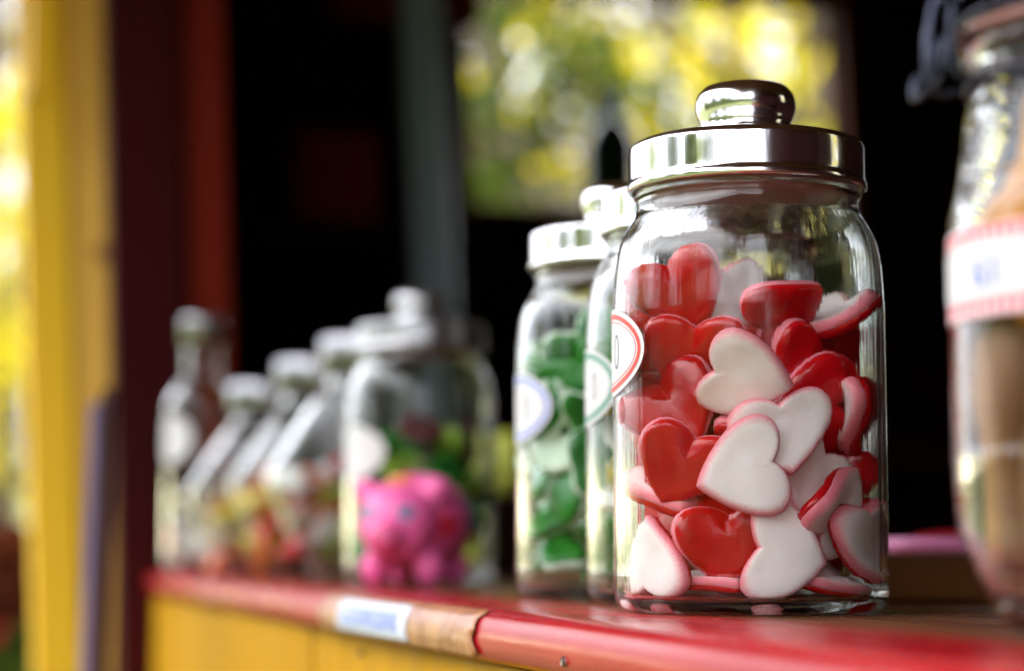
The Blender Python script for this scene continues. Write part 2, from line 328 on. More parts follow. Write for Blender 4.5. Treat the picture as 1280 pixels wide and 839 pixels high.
# brown worn tape and the white sticker on the nose of the counter
def nose_patch(name, y0, y1, s0, s1, off, m, seed=0, wav=0.0, **k):
    """patch wrapped round the counter nose; s = 0 at top edge .. 1 at lower edge"""
    path = [(.022, 1.0), (.012, 1.0), (.006, .9990), (.002, .9965), (.0, .992), (-.0005, .986), (.0008, .9805), (.0015, .979)]
    L = [0]
    for a, b in zip(path[:-1], path[1:]): L.append(L[-1]+math.hypot(b[0]-a[0], b[1]-a[1]))
    def pt(s):
        s *= L[-1]
        for i in range(len(path)-1):
            if s <= L[i+1] or i == len(path)-2:
                t = (s-L[i])/(L[i+1]-L[i]); a, b = path[i], path[i+1]
                tx, tz = b[0]-a[0], b[1]-a[1]; l = math.hypot(tx, tz); return a[0]+tx*t + off*tz/l, a[1]+tz*t - off*tx/l
    V = []; F = []; NU, NS = (40, 16) if m else (3, 3)
    for i in range(NU+1):
        for j in range(NS+1):
            s = s0+(s1-s0)*j/NS; e0 = wav*(noise.noise(Vector((s*6, seed, 0)))+.5*noise.noise(Vector((s*31, seed, 0)))); e1 = wav*(noise.noise(Vector((s*6, seed+5, 0)))+.5*noise.noise(Vector((s*31, seed+5, 0))))
            y = (y0+e0)+(y1+e1-y0-e0)*i/NU
            x, z = pt(s); w = .0012*noise.noise(Vector((x*20, y*7, z*30)))
            V.append((x-.0007+w-.5*abs(w)*0, y, z+.0005*0 + (.0003 if s < .45 else 0)))
    F = [(i*(NS+1)+j, i*(NS+1)+j+1, (i+1)*(NS+1)+j+1, (i+1)*(NS+1)+j) for i in range(NU) for j in range(NS)]
    o = pydata(name, V, F, m, **k); sm = o.modifiers.new('s', 'SOLIDIFY'); sm.thickness = .0002; return o
nose_patch('tape_strip', .005, .375, .40, .97, .0006, M['tape'], 3, .006, label='peeling brown tape strip worn through to red paint on the counter edge', cat='tape')
st = empty('sticker', (0, .23, .988), label='small white sticker with smudged blue letters on the front edge of the counter', cat='sticker')
o = nose_patch('sticker_paper', .135, .315, .50, .93, .0010, M['sticker'], 7, .001, parent=st); o.matrix_parent_inverse = Matrix.Translation((0, -.23, -.988))
random.seed(5); y = .300; LV = []; LF = []
def stroke(y0, y1, s0, s1):
    o = nose_patch('stroke', y0, y1, s0, s1, .0016, None); k = len(LV)
    LV.extend([tuple(v.co) for v in o.data.vertices]); LF.extend([tuple(i+k for i in p.vertices) for p in o.data.polygons]); bpy.data.objects.remove(o)
while y > .155:      # smudged, unreadable letters: an upright and one or two bars each
    w = random.uniform(.007, .011)
    if not (.205 < y < .213):
        stroke(y-w*.3, y, .60, .82)
        for q in random.sample((.60, .69, .78), 2): stroke(y-w, y-w*.2, q, q+.05)
        if random.random() < .5: stroke(y-w, y-w*.75, .60, .82)
    y -= w+.003
o = pydata('blue_lettering', LV, LF, M['blue_ink'], st); o.matrix_parent_inverse = Matrix.Translation((0, -.23, -.988))

# ------------------------------------------------------------------ outdoors left of the booth
post = empty('yellow_post', (-.06, 1.66, 0), label='yellow painted wooden post with a knot standing outside the booth corner', cat='post')
def ppart(name, ob): ob.name = name; ob.parent = post; ob.matrix_parent_inverse = Matrix.Translation((.06, -1.66, 0)); return ob
ppart('outer_plank', boxobj('outer_plank', -.111, -.0575, 1.635, 1.70, 0.0, 2.5, M['yellow_post'], bev=.004, shear=.048))
ppart('inner_plank', boxobj('inner_plank', -.056, .004, 1.64, 1.70, 0.0, 2.5, M['yellow_pale'], bev=.004, shear=.048))
k = at(127, 320, 2.5); V, F = lathe([(0, .0), (.004, .0005), (.009, .0007), (.0105, 0)], 24)
kn = pydata('knot', V, F, M['knot']); kn.matrix_world = Matrix.Translation((k.x, 1.6385, k.z)) @ Matrix.Rotation(R(90), 4, 'X') @ Matrix.Scale(1.3, 4, (1, 0, 0)); kn.parent = post; kn.matrix_parent_inverse = Matrix.Translation((.06, -1.66, 0))
p = at(50, 60, 2.35); boxobj('hanging_bracket', p.x-.014, p.x+.014, p.y-.02, p.y+.02, p.z-.055, p.z+.13, M['yellow_strong'], bev=.004, label='bright yellow wooden block fixed high at the left side of the yellow post', cat='bracket')
# leaning lilac-edged board
brd = empty('leaning_board', at(112, 839, 1.8), label='narrow leaning board with lilac edge and dark brown face in front of the yellow post', cat='board')
pb, ptop = at(84, 1500, 1.8), at(121, 484, 1.8)
rt = Vector((math.cos(YAW), math.sin(YAW), 0)); fw = Vector((-math.sin(YAW), math.cos(YAW), 0))
def slab(name, a, b, w0, w1, d0, d1, m):
    bm = bmesh.new(); vs = []
    for p, s in ((a, 1.0), (b, .75)):
        for w in (w0, w1):
            for d in (d0, d1): vs.append(bm.verts.new(p + rt*w*s + fw*d))
    for q in ((0,1,3,2), (4,6,7,5), (0,4,5,1), (2,3,7,6), (0,2,6,4), (1,5,7,3)): bm.faces.new([vs[i] for i in q])
    bmesh.ops.recalc_face_normals(bm, faces=bm.faces); bmesh.ops.bevel(bm, geom=bm.edges, offset=.002, segments=2, affect='EDGES')
    o = frombm(name, bm, m); o.parent = brd; o.matrix_parent_inverse = Matrix.Translation(-brd.location); return o
slab('lilac_edge', pb, ptop + Vector((0, 0, -.012)), -.008, .003, 0, .02, M['stick_lilac']); slab('brown_face', pb, ptop, .0035, .015, .004, .03, M['stick_brown'])

def leaves(pts, size, rnd):
    V = []; F = []
    for p in pts:
        a = Vector((rnd.gauss(0, 1), rnd.gauss(0, 1), rnd.gauss(0, 1))).normalized(); b = a.orthogonal().normalized(); b = Matrix.Rotation(rnd.uniform(0, 6.28), 3, a) @ b
        c = a.cross(b); s = size*rnd.uniform(.6, 1.3); k = len(V)
        V += [p-b*s*.55, p+c*s*.28+a*s*.05, p+b*s*.6, p-c*s*.28+a*s*.05]; F.append((k, k+1, k+2, k+3))
    return V, F
def tree(kind, x, y, h, rad, nl, lsize, mat, seed, label, z0f=.35, clump=26, group=None, bare=False):
    rnd = random.Random(seed); z = gz(x, y)
    t = empty(kind, (x, y, z), label=label, cat='tree', group=group)
    bm = bmesh.new(); top = Vector((rnd.uniform(-.2, .2), rnd.uniform(-.2, .2), h*.85))
    tube(bm, [(0, 0, -.1), (top.x*.3, top.y*.3, h*.3), (top.x*.7, top.y*.7, h*.6), top], [h*.03, h*.024, h*.016, h*.005], 10)
    tips = []
    for i in range(16 if not bare else 34):
        f = rnd.uniform(z0f, .95); base = Vector((top.x*f, top.y*f, h*f*.9)); an = rnd.uniform(0, 6.28)
        L = rad*rnd.uniform(.6, 1.0)*(1.15-f*.5); e = base + Vector((math.cos(an)*L, math.sin(an)*L, L*rnd.uniform(.1, .8))); mid = (base+e)/2 + Vector((0, 0, -.08*L))
        tube(bm, [base, mid, e], [h*.009, h*.006, h*.002], 6); tips.append(e)
        for q in range(3 if not bare else 8):
            e2 = mid + (e-mid)*rnd.uniform(0, 1) + Vector((rnd.gauss(0, .3), rnd.gauss(0, .3), rnd.gauss(.15, .25)))*rad*.8
            tube(bm, [mid+(e-mid)*.2, (mid+e2)/2, e2], [h*.004, h*.0028, h*.0012], 5); tips.append(e2)
    frombm('trunk', bm, M['bark'], t, smooth=True)
    cl = []
    for i in range(clump):
        d = Vector((rnd.gauss(0, 1), rnd.gauss(0, 1), rnd.gauss(0, .8))).normalized()*rad*rnd.uniform(.3, .95)
        cl.append((Vector((top.x*.6, top.y*.6, h*(.5+z0f*.5)))+Vector((d.x, d.y, d.z*(h*(1-z0f)*.5/rad))), rad*rnd.uniform(.16, .34)))
    cl += [(e, rad*rnd.uniform(.12, .24)) for e in tips]
    pts = []
    for i in range(nl):
        c, r = cl[rnd.randrange(len(cl))]; pts.append(c + Vector((rnd.gauss(0, .5), rnd.gauss(0, .5), rnd.gauss(0, .42)))*r)
    V, F = leaves(pts, lsize, rnd); pydata('crown', V, F, mat, t, smooth=False); return t
# behind the end-wall window: rays at 10-14 degrees up
tree('deciduous_tree', *at(650, 0, 8.5).xy, 4.9, 1.5, 1050, .11, M['leaf_y'], 1, 'yellow green tree seen through the left part of the booth window')
tree('deciduous_tree', *at(900, 0, 10.5).xy, 5.6, 1.9, 1150, .12, M['leaf_y'], 2, 'sunlit yellow autumn tree seen in the middle of the booth window', z0f=.2)
tree('deciduous_tree', *at(1030, 0, 8).xy, 4.8, 1.3, 1000, .11, M['leaf_y'], 3, 'bright yellow tree seen at the right edge of the booth window')
tree('deciduous_tree', *at(760, 0, 14).xy, 5.2, 2.2, 1000, .13, M['leaf_g'], 4, 'darker green tree low in the booth window behind the yellow trees', z0f=.15)
tree('deciduous_tree', *at(965, 0, 12.5).xy, 5.4, 1.1, 1100, .12, M['leaf_y'], 15, 'yellow tree farther off between the two right hand trees in the booth window', z0f=.3)
tree('bushy_tree', *at(640, 0, 6.5).xy, 2.75, .85, 4500, .07, M['leaf_d'], 5, 'dark green bush at the lower left corner of the booth window', z0f=.2)
# left edge of the frame
tree('birch_tree', *at(15, 0, 13).xy, 4.3, 1.4, 4200, .09, M['leaf_y'], 6, 'yellow leaved tree at the left edge behind the yellow post', z0f=.1)
tree('bare_tree', *at(-20, 0, 17).xy, 8.5, 2.4, 1200, .09, M['leaf_y'], 7, 'nearly bare tree rising into the sky at the left edge', z0f=.3, bare=True)
# mirrored in the glass and lids: behind the camera and beyond the back opening
tree('bare_tree', -5.5, -9.0, 7.5, 2.6, 900, .09, M['leaf_g'], 8, 'bare branched tree across the lawn mirrored in the big jar glass', z0f=.3, bare=True)
tree('garden_tree', -9.5, -2.5, 6.0, 2.2, 5000, .13, M['leaf_g'], 9, 'green garden tree across the lawn, seen only as a mirror image in the lids')
tree('garden_tree', -7.0, 5.0, 4.0, 1.6, 4000, .12, M['leaf_g'], 10, 'low green garden tree beside the lawn, left of the yellow post')
for k, (x, y, h, r, lab) in enumerate((
        (-8.2, 1.2, 5.4, 1.5, 'tallest unseen added tree straight across the lawn from the counter'), (-8.6, -5.4, 5.0, 1.5, 'round unseen added tree between two lawn trees opposite the booth'),
        (-7.6, -1.9, 4.6, 1.1, 'small unseen added tree just beyond the long leaf screen'))):
    tree('garden_tree', x, y, h, r, 6500, .15, M['leaf_d'], 60+k, lab, z0f=.2)  # out of view, added to break up bright sky mirrored in the glass
tree('garden_tree', 5.5, -1.6, 4.5, 1.6, 6000, .10, M['leaf_y'], 11, 'yellow tree behind the booth that tints the right side of the big lid')
def reflection_screen(x0, y0, x1, y1, h, w, n, seed, label):  # unseen dark foliage, added so the jar glass mirrors less bright surroundings
    rnd = random.Random(seed); d = Vector((x1-x0, y1-y0, 0)); L_ = d.length; d.normalize(); s_ = Vector((-d.y, d.x, 0)); z = gz((x0+x1)/2, (y0+y1)/2)
    t = empty('reflection_screen', ((x0+x1)/2, (y0+y1)/2, z), label=label, cat='reflection_screen')
    bm = bmesh.new()
    for k in range(int(L_/.8)):
        q = Vector((x0, y0, z)) + d*(k+.5)*.8 - t.location; tube(bm, [q, q+Vector((.05, .03, h*.4)), q+Vector((-.04, .06, h*.85))], [.04, .03, .01], 6)
    frombm('stems', bm, M['bark'], t)
    pts = []
    for i in range(n):
        a = rnd.uniform(0, L_); b = rnd.uniform(-.5, .5)*w; hh = h*(1+.10*noise.noise(Vector((a*.9, seed, 0)))); c = hh*rnd.random()**.8
        pts.append(Vector((x0, y0, z)) + d*a + s_*b + Vector((0, 0, c)) - t.location)
    V, F = leaves(pts, .16, rnd); pydata('foliage', V, F, M['leaf_d'], t, smooth=False); return t
reflection_screen(-5.0, 4.0, -5.0, -8.0, 1.85, .8, 12000, 41, 'added unseen dark leaf screen along the lawn facing the booth front')
reflection_screen(-5.0, -8.0, 4.0, -9.0, 2.15, .8, 9000, 42, 'added unseen dark leaf screen across the lawn behind the photographer')
# flower planting low at the left
def flowers(kind, u, v, Y, rad, h, nleaf, mat, blooms, label, seed, cat='plant'):
    rnd = random.Random(seed); b = at(u, v, Y); t = empty(kind, (b.x, b.y, gz(b.x, b.y)), label=label, cat=cat); top = b.z-t.location.z
    bm = bmesh.new()
    for i in range(14):
        a = rnd.uniform(0, 6.28); tube(bm, [(0, 0, 0), (math.cos(a)*rad*.3, math.sin(a)*rad*.3, top*.5), (math.cos(a)*rad*.8, math.sin(a)*rad*.8, top*rnd.uniform(.75, .98))], [.008, .006, .002], 5)
    frombm('stems', bm, M['bark'], t)
    pts = []
    for i in range(nleaf):
        a = rnd.uniform(0, 6.28); r = rad*math.sqrt(rnd.random()); z = top - h*rnd.random()**1.3*(1) - .10*(r/rad)**2; pts.append(Vector((r*math.cos(a), r*math.sin(a), z)))
    V, F = leaves(pts, .055, rnd); pydata('foliage', V, F, mat, t, smooth=False)
    for (du, dv, m, s) in blooms:
        q = at(u+du, v+dv, Y-.18) ; c = q - t.location
        pp = [c + Vector((rnd.gauss(0, 1), rnd.gauss(0, 1), rnd.gauss(0, 1)))*s*.45 for _ in range(90)]
        V, F = leaves(pp, s*.9, rnd); pydata('blossom', V, F, m, t, smooth=False)
flowers('flower_bush', 30, 655, 3.6, .20, .8, 2600, M['leaf_r'], [(48, 85, M['bloom_yellow'], .03), (20, 150, M['bloom_red'], .035), (-25, 145, M['bloom_red'], .03)], 'russet leaved flower bush with red and yellow blossoms at the lower left', 20)
flowers('leafy_bush', 60, 775, 3.2, .12, .5, 900, M['leaf_d'], [(20, 35, M['bloom_red'], .03)], 'low dark green bush with a red blossom in front of the russet bush', 21)

# ------------------------------------------------------------------ jars
def patch_polar(name, r, th0, z0, a, b, a_in, b_in, m, parent, seg=64, rings=8):
    """elliptic (or ring) patch wrapped on a cylinder of radius r; a,b half sizes along arc and height"""
    V = []; F = []
    for i in range(rings+1):
        t = i/rings; A = a_in+(a-a_in)*t; B = b_in+(b-b_in)*t
        for k in range(seg):
            p = 2*math.pi*k/seg; th = th0 + A*math.cos(p)/r; V.append((r*math.sin(th), -r*math.cos(th), z0+B*math.sin(p)))
    F = [(i*seg+k, i*seg+(k+1) % seg, (i+1)*seg+(k+1) % seg, (i+1)*seg+k) for i in range(rings) for k in range(seg)]
    if a_in == 0:
        pass
    return pydata(name, V, F, m, parent)
def sticker_label(parent, r, th0, z0, a, b, ink, th_digit, dig_a, dig_b):
    lab = patch_polar('label', r+.0003, th0, z0, a, b, 1e-5, 1e-5, M['paper'], parent)
    patch_polar('label_border', r+.00045, th0, z0, a-.0020, b-.0020, a-.0040, b-.0040, ink, lab, rings=2)
    patch_polar('label_border', r+.00045, th0, z0, a-.0050, b-.0050, a-.0054, b-.0054, ink, lab, rings=1)
    patch_polar('numeral', r+.00045, th_digit, z0, dig_a, dig_b, dig_a-.0007, dig_b-.0009, M['ink'], lab, rings=2)
    return lab
OUT = [(.0, .0015), (.030, .0012), (.044, .0), (.050, .0006), (.0535, .0030), (.0549, .0075), (.0550, .014), (.0550, .120), (.0548, .1246), (.0538, .1385), (.0520, .148), (.0487, .155), (.0463, .159), (.0452, .1625), (.0452, .1655), (.0462, .1668), (.0458, .1682), (.0450, .170), (.0450, .1815), (.0440, .183)]
INN = [(.0418, .183), (.0415, .170), (.0420, .162), (.0452, .1555), (.0492, .1475), (.0512, .138), (.0522, .1246), (.0525, .119), (.0525, .014), (.0518, .0085), (.049, .0055), (.040, .0046), (.0, .0050)]
def sm(pts, n=3):
    """smooth a profile; long straight runs get extra points so that the curve cannot overshoot"""
    P = [pts[0]]
    for a, b in zip(pts[:-1], pts[1:]):
        l = math.hypot(b[0]-a[0], b[1]-a[1])
        if l > .02: 
            for t in (.06, .5, .94): P.append((a[0]+(b[0]-a[0])*t, a[1]+(b[1]-a[1])*t))
        P.append(b)
    return spline(P, n)
JAR_PROFILE = sm(OUT, 4) + sm(INN, 4)
LID = [(.0, .1925), (.030, .1918), (.040, .1908), (.0455, .1895), (.0474, .1878), (.0478, .1855), (.0478, .1760), (.0480, .1738), (.0487, .1722), (.0488, .1706), (.0480, .1698), (.0470, .1700), (.0468, .1715), (.0468, .1855), (.044, .188), (.0, .189)]
KNOB = [(.0, .1915), (.0200, .1917), (.0196, .1932), (.0189, .1950), (.0185, .1968), (.0186, .1985), (.0194, .2005), (.0203, .2030), (.0206, .2055), (.0203, .2080), (.0195, .2103), (.0178, .2124), (.0158, .2137), (.010, .2147), (.0, .2148)]
def make_jar(loc, rz, label, cat='jar', glass='glass', lidm='lid', group=None):
    j = empty('candy_jar', loc, rz, label=label, cat=cat, group=group)
    latheobj('glass_body', JAR_PROFILE, M[glass], j, 128)
    ld = latheobj('lid', sm(LID, 4), M[lidm], j, 128)
    latheobj('knob', sm(KNOB, 4), M[lidm], ld, 96)
    latheobj('rubber_seal', [(.0455, .1712), (.0464, .1712), (.0464, .1770), (.0455, .1770)], M['seal'], j, 96, close=True)
    latheobj('inner_seal', [(.0, .1695), (.0395, .1690), (.0410, .1700), (.0410, .1825), (.0, .184)], M['seal'], j, 96)
    return j
def on_counter(u, Y): p = at(u, 700, Y); return Vector((p.x, p.y, 1.0005))
RZ = YAW
main = make_jar(on_counter(938, .863), RZ, 'tall glass jar with polished metal knob lid full of red and white foam hearts')
J2 = make_jar(on_counter(883, .985), RZ, 'glass jar with green bordered label standing just behind the jar of hearts')
GR = make_jar(on_counter(779, 1.105), RZ, 'glass jar with blue bordered label filled with green foam sweets')
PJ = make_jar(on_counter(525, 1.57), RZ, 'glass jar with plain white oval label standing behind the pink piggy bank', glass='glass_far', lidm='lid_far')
sticker_label(main, .0550, R(-88), .1035, .0335, .0178, M['red_ink'], R(-77.5), .0030, .0070)
sticker_label(J2, .0550, R(-84), .0985, .0335, .0178, M['green_ink'], R(-70), .0026, .0062)
sticker_label(GR, .0550, R(-77), .0965, .0335, .0178, M['blue_ink'], R(-66), .0026, .0062)
patch_polar('label', .0553, R(-60), .094, .034, .0195, 1e-5, 1e-5, M['paper'], PJ)

# ------------------------------------------------------------------ foam hearts
def heart_outline(n=44):
    P = []
    for i in range(n):
        t = 2*math.pi*i/n + math.pi/2*0
        sn = math.sin(t); x = 16*math.copysign(abs(sn)**(1.65+.6*(1+math.cos(t))/2), sn); y = 13*math.cos(t)-4.1*math.cos(2*t)-1.4*math.cos(3*t)-.5*math.cos(4*t)
        P.append(Vector((x/16*.0205, (y+1.2)/16*.0200)))
    return P
HO = heart_outline()
def pillow(outline, prof, bend, seed, amp=.0006, center=Vector((0, .001)), cleft=0, twist=0):
    """rings from the seam inwards: prof = [(s, z)], last s=0"""
    V = []; F = []; rim = []; n = len(outline)
    def dfm(x, y, z):
        w = amp*noise.noise(Vector((x*60+seed*3.1, y*60, seed*1.7)))
        zz = z + bend[0]*x*x + bend[1]*y*y + twist*x*y + w
        return (x + z*(-2*bend[0]*x), y + z*(-2*bend[1]*y), zz)
    for s, z in prof[:-1]:
        for p in outline:
            q = center+(p-center)*s
            if cleft and s < .98:      # shallow groove running from the notch
                g = math.exp(-(q.x/.0035)**2) * max(0, min(1, (q.y+.004)/.014)); zz = z*(1-cleft*g)
            else: zz = z
            V.append(dfm(q.x, q.y, zz)); rim.append(s)
    V.append(dfm(center.x, center.y, prof[-1][1])); rim.append(0)
    m = len(prof)-1
    for i in range(m-1):
        for k in range(n): F.append((i*n+k, i*n+(k+1) % n, (i+1)*n+(k+1) % n, (i+1)*n+k))
    for k in range(n): F.append(((m-1)*n+k, (m-1)*n+(k+1) % n, m*n))
    return V, F, rim
FOAM_P = [(.90, -.0006), (.97, -.0004), (1.0, .0006), (1.003, .0016), (.985, .0028), (.945, .0037), (.88, .0043), (.76, .0045), (.6, .0042), (.4, .0040), (.2, .0040), (0, .0040)]
JEL_P = [(.96, .0003), (.985, -.0006), (.980, -.0015), (.945, -.0026), (.86, -.0034), (.70, -.0039), (.55, -.0042), (.35, -.0043), (0, -.0043)]
COL_P = [(.95, -.003), (1.0, .001), (.95, .005)]
_hc = {}
def sweet_meshes(key, outline, fm, jm, bend, seed, amp, cleft, twist=0):
    k = (key, seed)
    if k in _hc: return _hc[k]
    rs = random.Random(seed*7+1); ax, ay, sk = 1+rs.uniform(-.07, .05), 1+rs.uniform(-.07, .05), rs.uniform(-.10, .10)
    outline = [Vector((p.x*ax+p.y*sk, p.y*ay))*(1+.045*noise.noise(Vector((p.x*70, p.y*70, seed*2.3)))) for p in outline]
    V, F, rim = pillow(outline, FOAM_P, bend, seed, amp, cleft=cleft*.3, twist=twist)
    me = bpy.data.meshes.new('foam_layer'); me.from_pydata(V, [], F); a = me.attributes.new('rim', 'FLOAT', 'POINT'); a.data.foreach_set('value', rim)
    me.materials.append(fm); fixn(me); me.polygons.foreach_set('use_smooth', [True]*len(me.polygons))
    V, F, rim = pillow(outline, JEL_P, bend, seed, amp, cleft=cleft, twist=twist)
    mj = bpy.data.meshes.new('jelly_layer'); mj.from_pydata(V, [], F); mj.materials.append(jm); fixn(mj); mj.polygons.foreach_set('use_smooth', [True]*len(mj.polygons))
    # coarse closed hull for contact tests
    o2 = outline[::4]; CV = []; CF = []; n = len(o2)
    for s, z in ((.52, -.0034), (.84, -.0012), (.86, .0020), (.62, .0034)):
        for p in o2:
            q = p*s; CV.append(Vector((q.x, q.y, z+bend[0]*q.x**2+bend[1]*q.y**2+twist*q.x*q.y)))
    for i in range(3):
        for q in range(n): CF.append((i*n+q, i*n+(q+1) % n, (i+1)*n+(q+1) % n, (i+1)*n+q))
    CF.append(tuple(range(n))); CF.append(tuple(3*n+q for q in range(n)))
    _hc[k] = (me, mj, CV, CF); return _hc[k]
def orient(side, rot, yaw, pitch, roll=0):
    m = Matrix.Rotation(R(-roll), 4, Vector((0, 1, 0))) @ Matrix.Rotation(R(yaw), 4, 'Z') @ Matrix.Rotation(R(pitch), 4, 'X') @ Matrix.Rotation(R(90), 4, 'X') @ Matrix.Rotation(R(rot), 4, 'Z')
    if side == 'R': m = m @ Matrix.Rotation(R(180), 4, 'Y')
    return m
def bvh(CV, CF, mw): return BVHTree.FromPolygons([mw @ v for v in CV], CF)
def inside(CV, m, rmax, zmin=.0053, zmax=.150):
    for v in CV:
        p = m @ v; r = rmax
        if p.z > .120: r = rmax-(p.z-.120)*.22
        if p.z < .016: r = rmax-(.016-p.z)*.5
        if p.z < zmin or p.z > zmax or p.x*p.x+p.y*p.y > r*r: return False
    return True
def put_sweet(kind, jar, m, meshes, label, cat, group, partnames=('foam_layer', 'jelly_layer')):
    e = bpy.data.objects.new(kind, None); col.objects.link(e); e.empty_display_size = .01
    e.matrix_world = jarM(jar) @ m; tag(e, label=label, cat=cat, group=group)
    for nm, me in zip(partnames, meshes[:2]):
        if me is None: continue
        o = bpy.data.objects.new(nm, me); col.objects.link(o); o.parent = e
    return e
def jarM(j): return Matrix.Translation(j.location) @ Matrix.Rotation(j.rotation_euler.z, 4, 'Z')
# u, v, side (W foam / R jelly towards viewer), rot, yaw, pitch, roll, bendx, bendy, label
HEARTS = [
 (803, 706, 'W', 182, -64, 0, 0, -12, -2, 'white heart standing upright against the glass at the lower left of the jar'),
 (932, 588, 'W', 284, 4, 0, 0, 2, -2, 'large white heart lying on its side in the middle of the jar, touching the glass'),
 (977, 692, 'W', 80, 8, -4, 0, -4, -3, 'white heart with its tip to the right near the jar bottom'),
 (911, 676, 'R', 4, -4, 0, 0, -8, 0, 'bright red heart at the bottom of the jar beneath the big white heart'),
 (977, 538, 'W', 14, 6, -3, 0, -6, 4, 'upright white heart right of the middle, above the sideways white heart'),
 (1040, 638, 'W', 84, 8, 56, 58, 8, -10, 'curled pinkish white heart leaning on the right of the jar low down'),
 (1082, 680, 'W', 8, 58, 0, 0, -10, 6, 'pink white heart seen almost edge on at the lower right glass'),
 (1074, 515, 'R', 5, 72, 0, 0, -12, 6, 'narrow pink heart edge at the right glass halfway up'),
 (855, 578, 'R', -30, -10, 10, 8, -6, 0, 'vivid red heart left of the middle white heart'),
 (843, 508, 'R', 36, -16, -6, 0, -6, 0, 'dark red heart with a pale rim at the left glass below the label'),
 (928, 470, 'W', 84, -6, 38, -14, -4, -6, 'pink tinged white heart above the two front white hearts'),
 (845, 618, 'W', 20, -6, -62, -14, 0, 6, 'thin white heart edge showing beneath the vivid red heart at left'),
 (1014, 594, 'W', -38, 26, -4, 0, -4, 0, 'partly hidden white heart tucked behind the right of the middle heart'),
 (1008, 470, 'R', -36, 16, 6, 0, -10, 0, 'dark red heart with pale rim behind the upright white heart'),
 (932, 500, 'R', 10, 2, 4, 0, -4, 0, 'red heart whose top edge shows behind the upright white heart'),
 (868, 440, 'R', 6, -8, 24, -6, -4, 4, 'red heart with a pale top edge at the upper left of the pile'),
 (849, 362, 'R', 24, -6, 10, 0, -8, 6, 'red heart with pale rim standing topmost at the upper left'),
 (1050, 402, 'W', 285, 0, -74, 30, 6, 8, 'slanting thin white heart edge at the upper right of the pile'),
 (1000, 400, 'R', 105, 6, 48, 22, 4, 4, 'dark red heart lying tilted at the upper right under the top'),
 (812, 392, 'R', 0, -34, 4, 0, -6, 0, 'red heart behind the topmost red heart at the left glass'),
 (1052, 448, 'R', 20, 46, 0, 0, -8, 0, 'dark red heart at the right glass below the slanting white edge'),
 (789, 600, 'R', 10, -70, 0, 0, -10, 0, 'pink heart seen edge on along the left glass'),
 (905, 372, 'W', 10, 26, -8, 0, -4, 0, 'pale white heart at the back of the jar, above the pile'),
 (893, 743, 'W', 20, 0, -84, 0, 0, 0, 'heart lying flat on the jar bottom with a pale edge'),
 (1045, 738, 'W', 70, 20, -76, -20, 0, 0, 'pinkish heart lying flat at the lower right of the jar bottom'),
 (960, 745, 'R', 150, 0, 84, 0, 0, 0, 'dark red heart lying flat on the jar bottom behind the others'),
 (800, 655, 'R', 0, -58, 0, 0, -6, 0, 'dark red heart at the left glass behind the lower left white heart'),
 (806, 470, 'R', 0, -44, 0, 0, -6, 0, 'deep red heart next to the label edge at the left'),
 (1030, 555, 'R', 20, 34, 0, 0, -6, 0, 'deep red heart at the right between two pink edges'),
 (1020, 690, 'R', 30, 34, 0, 0, -6, 0, 'deep red heart at the lower right behind the curled heart'),
 (805, 545, 'R', 20, -54, 0, 0, -6, 0, 'dark red heart at the left glass below the middle'),
 (965, 425, 'R', 60, 10, 20, 0, -6, 0, 'dark red heart in the upper middle of the pile'),
 (870, 620, 'R', 0, 0, 0, 0, -6, 0, 'deep red heart behind the vivid red heart'),
 (960, 640, 'R', 40, 10, 0, 0, -6, 0, 'deep red heart behind the middle white heart'),
]
MIND = {3: 24, 4: 10, 8: 34, 9: 38, 10: 26, 11: 30, 12: 44, 13: 48, 14: 44, 15: 36, 16: 34, 17: 30, 18: 46, 19: 50, 20: 45}
placed = []; on_axis_px = (938, 600)
def place_hearts():
    jm = jarM(main); ji = jm.inverted()
    vd = (Matrix.Rotation(-main.rotation_euler.z, 3, 'Z') @ Vector((-math.sin(YAW), math.cos(YAW), 0)))
    for i, (u, v, side, rot, yaw, pitch, roll, bx, by, lab) in enumerate(HEARTS):
        ms = sweet_meshes('h', HO, M['foam'], M['jelly'], (bx*1.3, by*1.3), i, .0017, .5, random.Random(i).uniform(-9, 9))
        Rm = orient(side, rot, yaw, pitch, roll); done = None; cx, cy = on_axis_px
        cand = []
        for step in range(0, 62):
            for lat in range(0, 9):
                for ver in (-2, 0, 2, 4, 6):
                    cand.append((step*1.5 + lat*(6.0 if i < 26 else 1.6) + abs(ver)*2.2, step, lat, ver))
        cand.sort()
        Y0 = .866 if 'at the back' in lab else (.800 + MIND.get(i, 0)*.001 if i < 26 else .862)
        for cost, step, lat, ver in cand:
            Y = Y0 + step*.0015; k = 3.09*.863/Y
            sgn = 1 if u < cx else -1; uu = u + sgn*lat*2*k
            p = ji @ at(uu, v - ver*k, Y); m = Matrix.Translation(p) @ Rm
            if p.x*p.x+p.y*p.y > .0024 or not inside(ms[2], m, .0512): continue
            t = bvh(ms[2], ms[3], m)
            if any(t.overlap(q) for q in placed): continue
            done = m; print('H', i, step, lat, ver, lab[:40]); break
        if done is None:
            print('HEART no clear spot', i, lab); continue
        placed.append(bvh(ms[2], ms[3], done)); put_sweet('foam_heart', main, done, ms, lab, 'sweet', 'foam hearts in the big jar')
place_hearts()
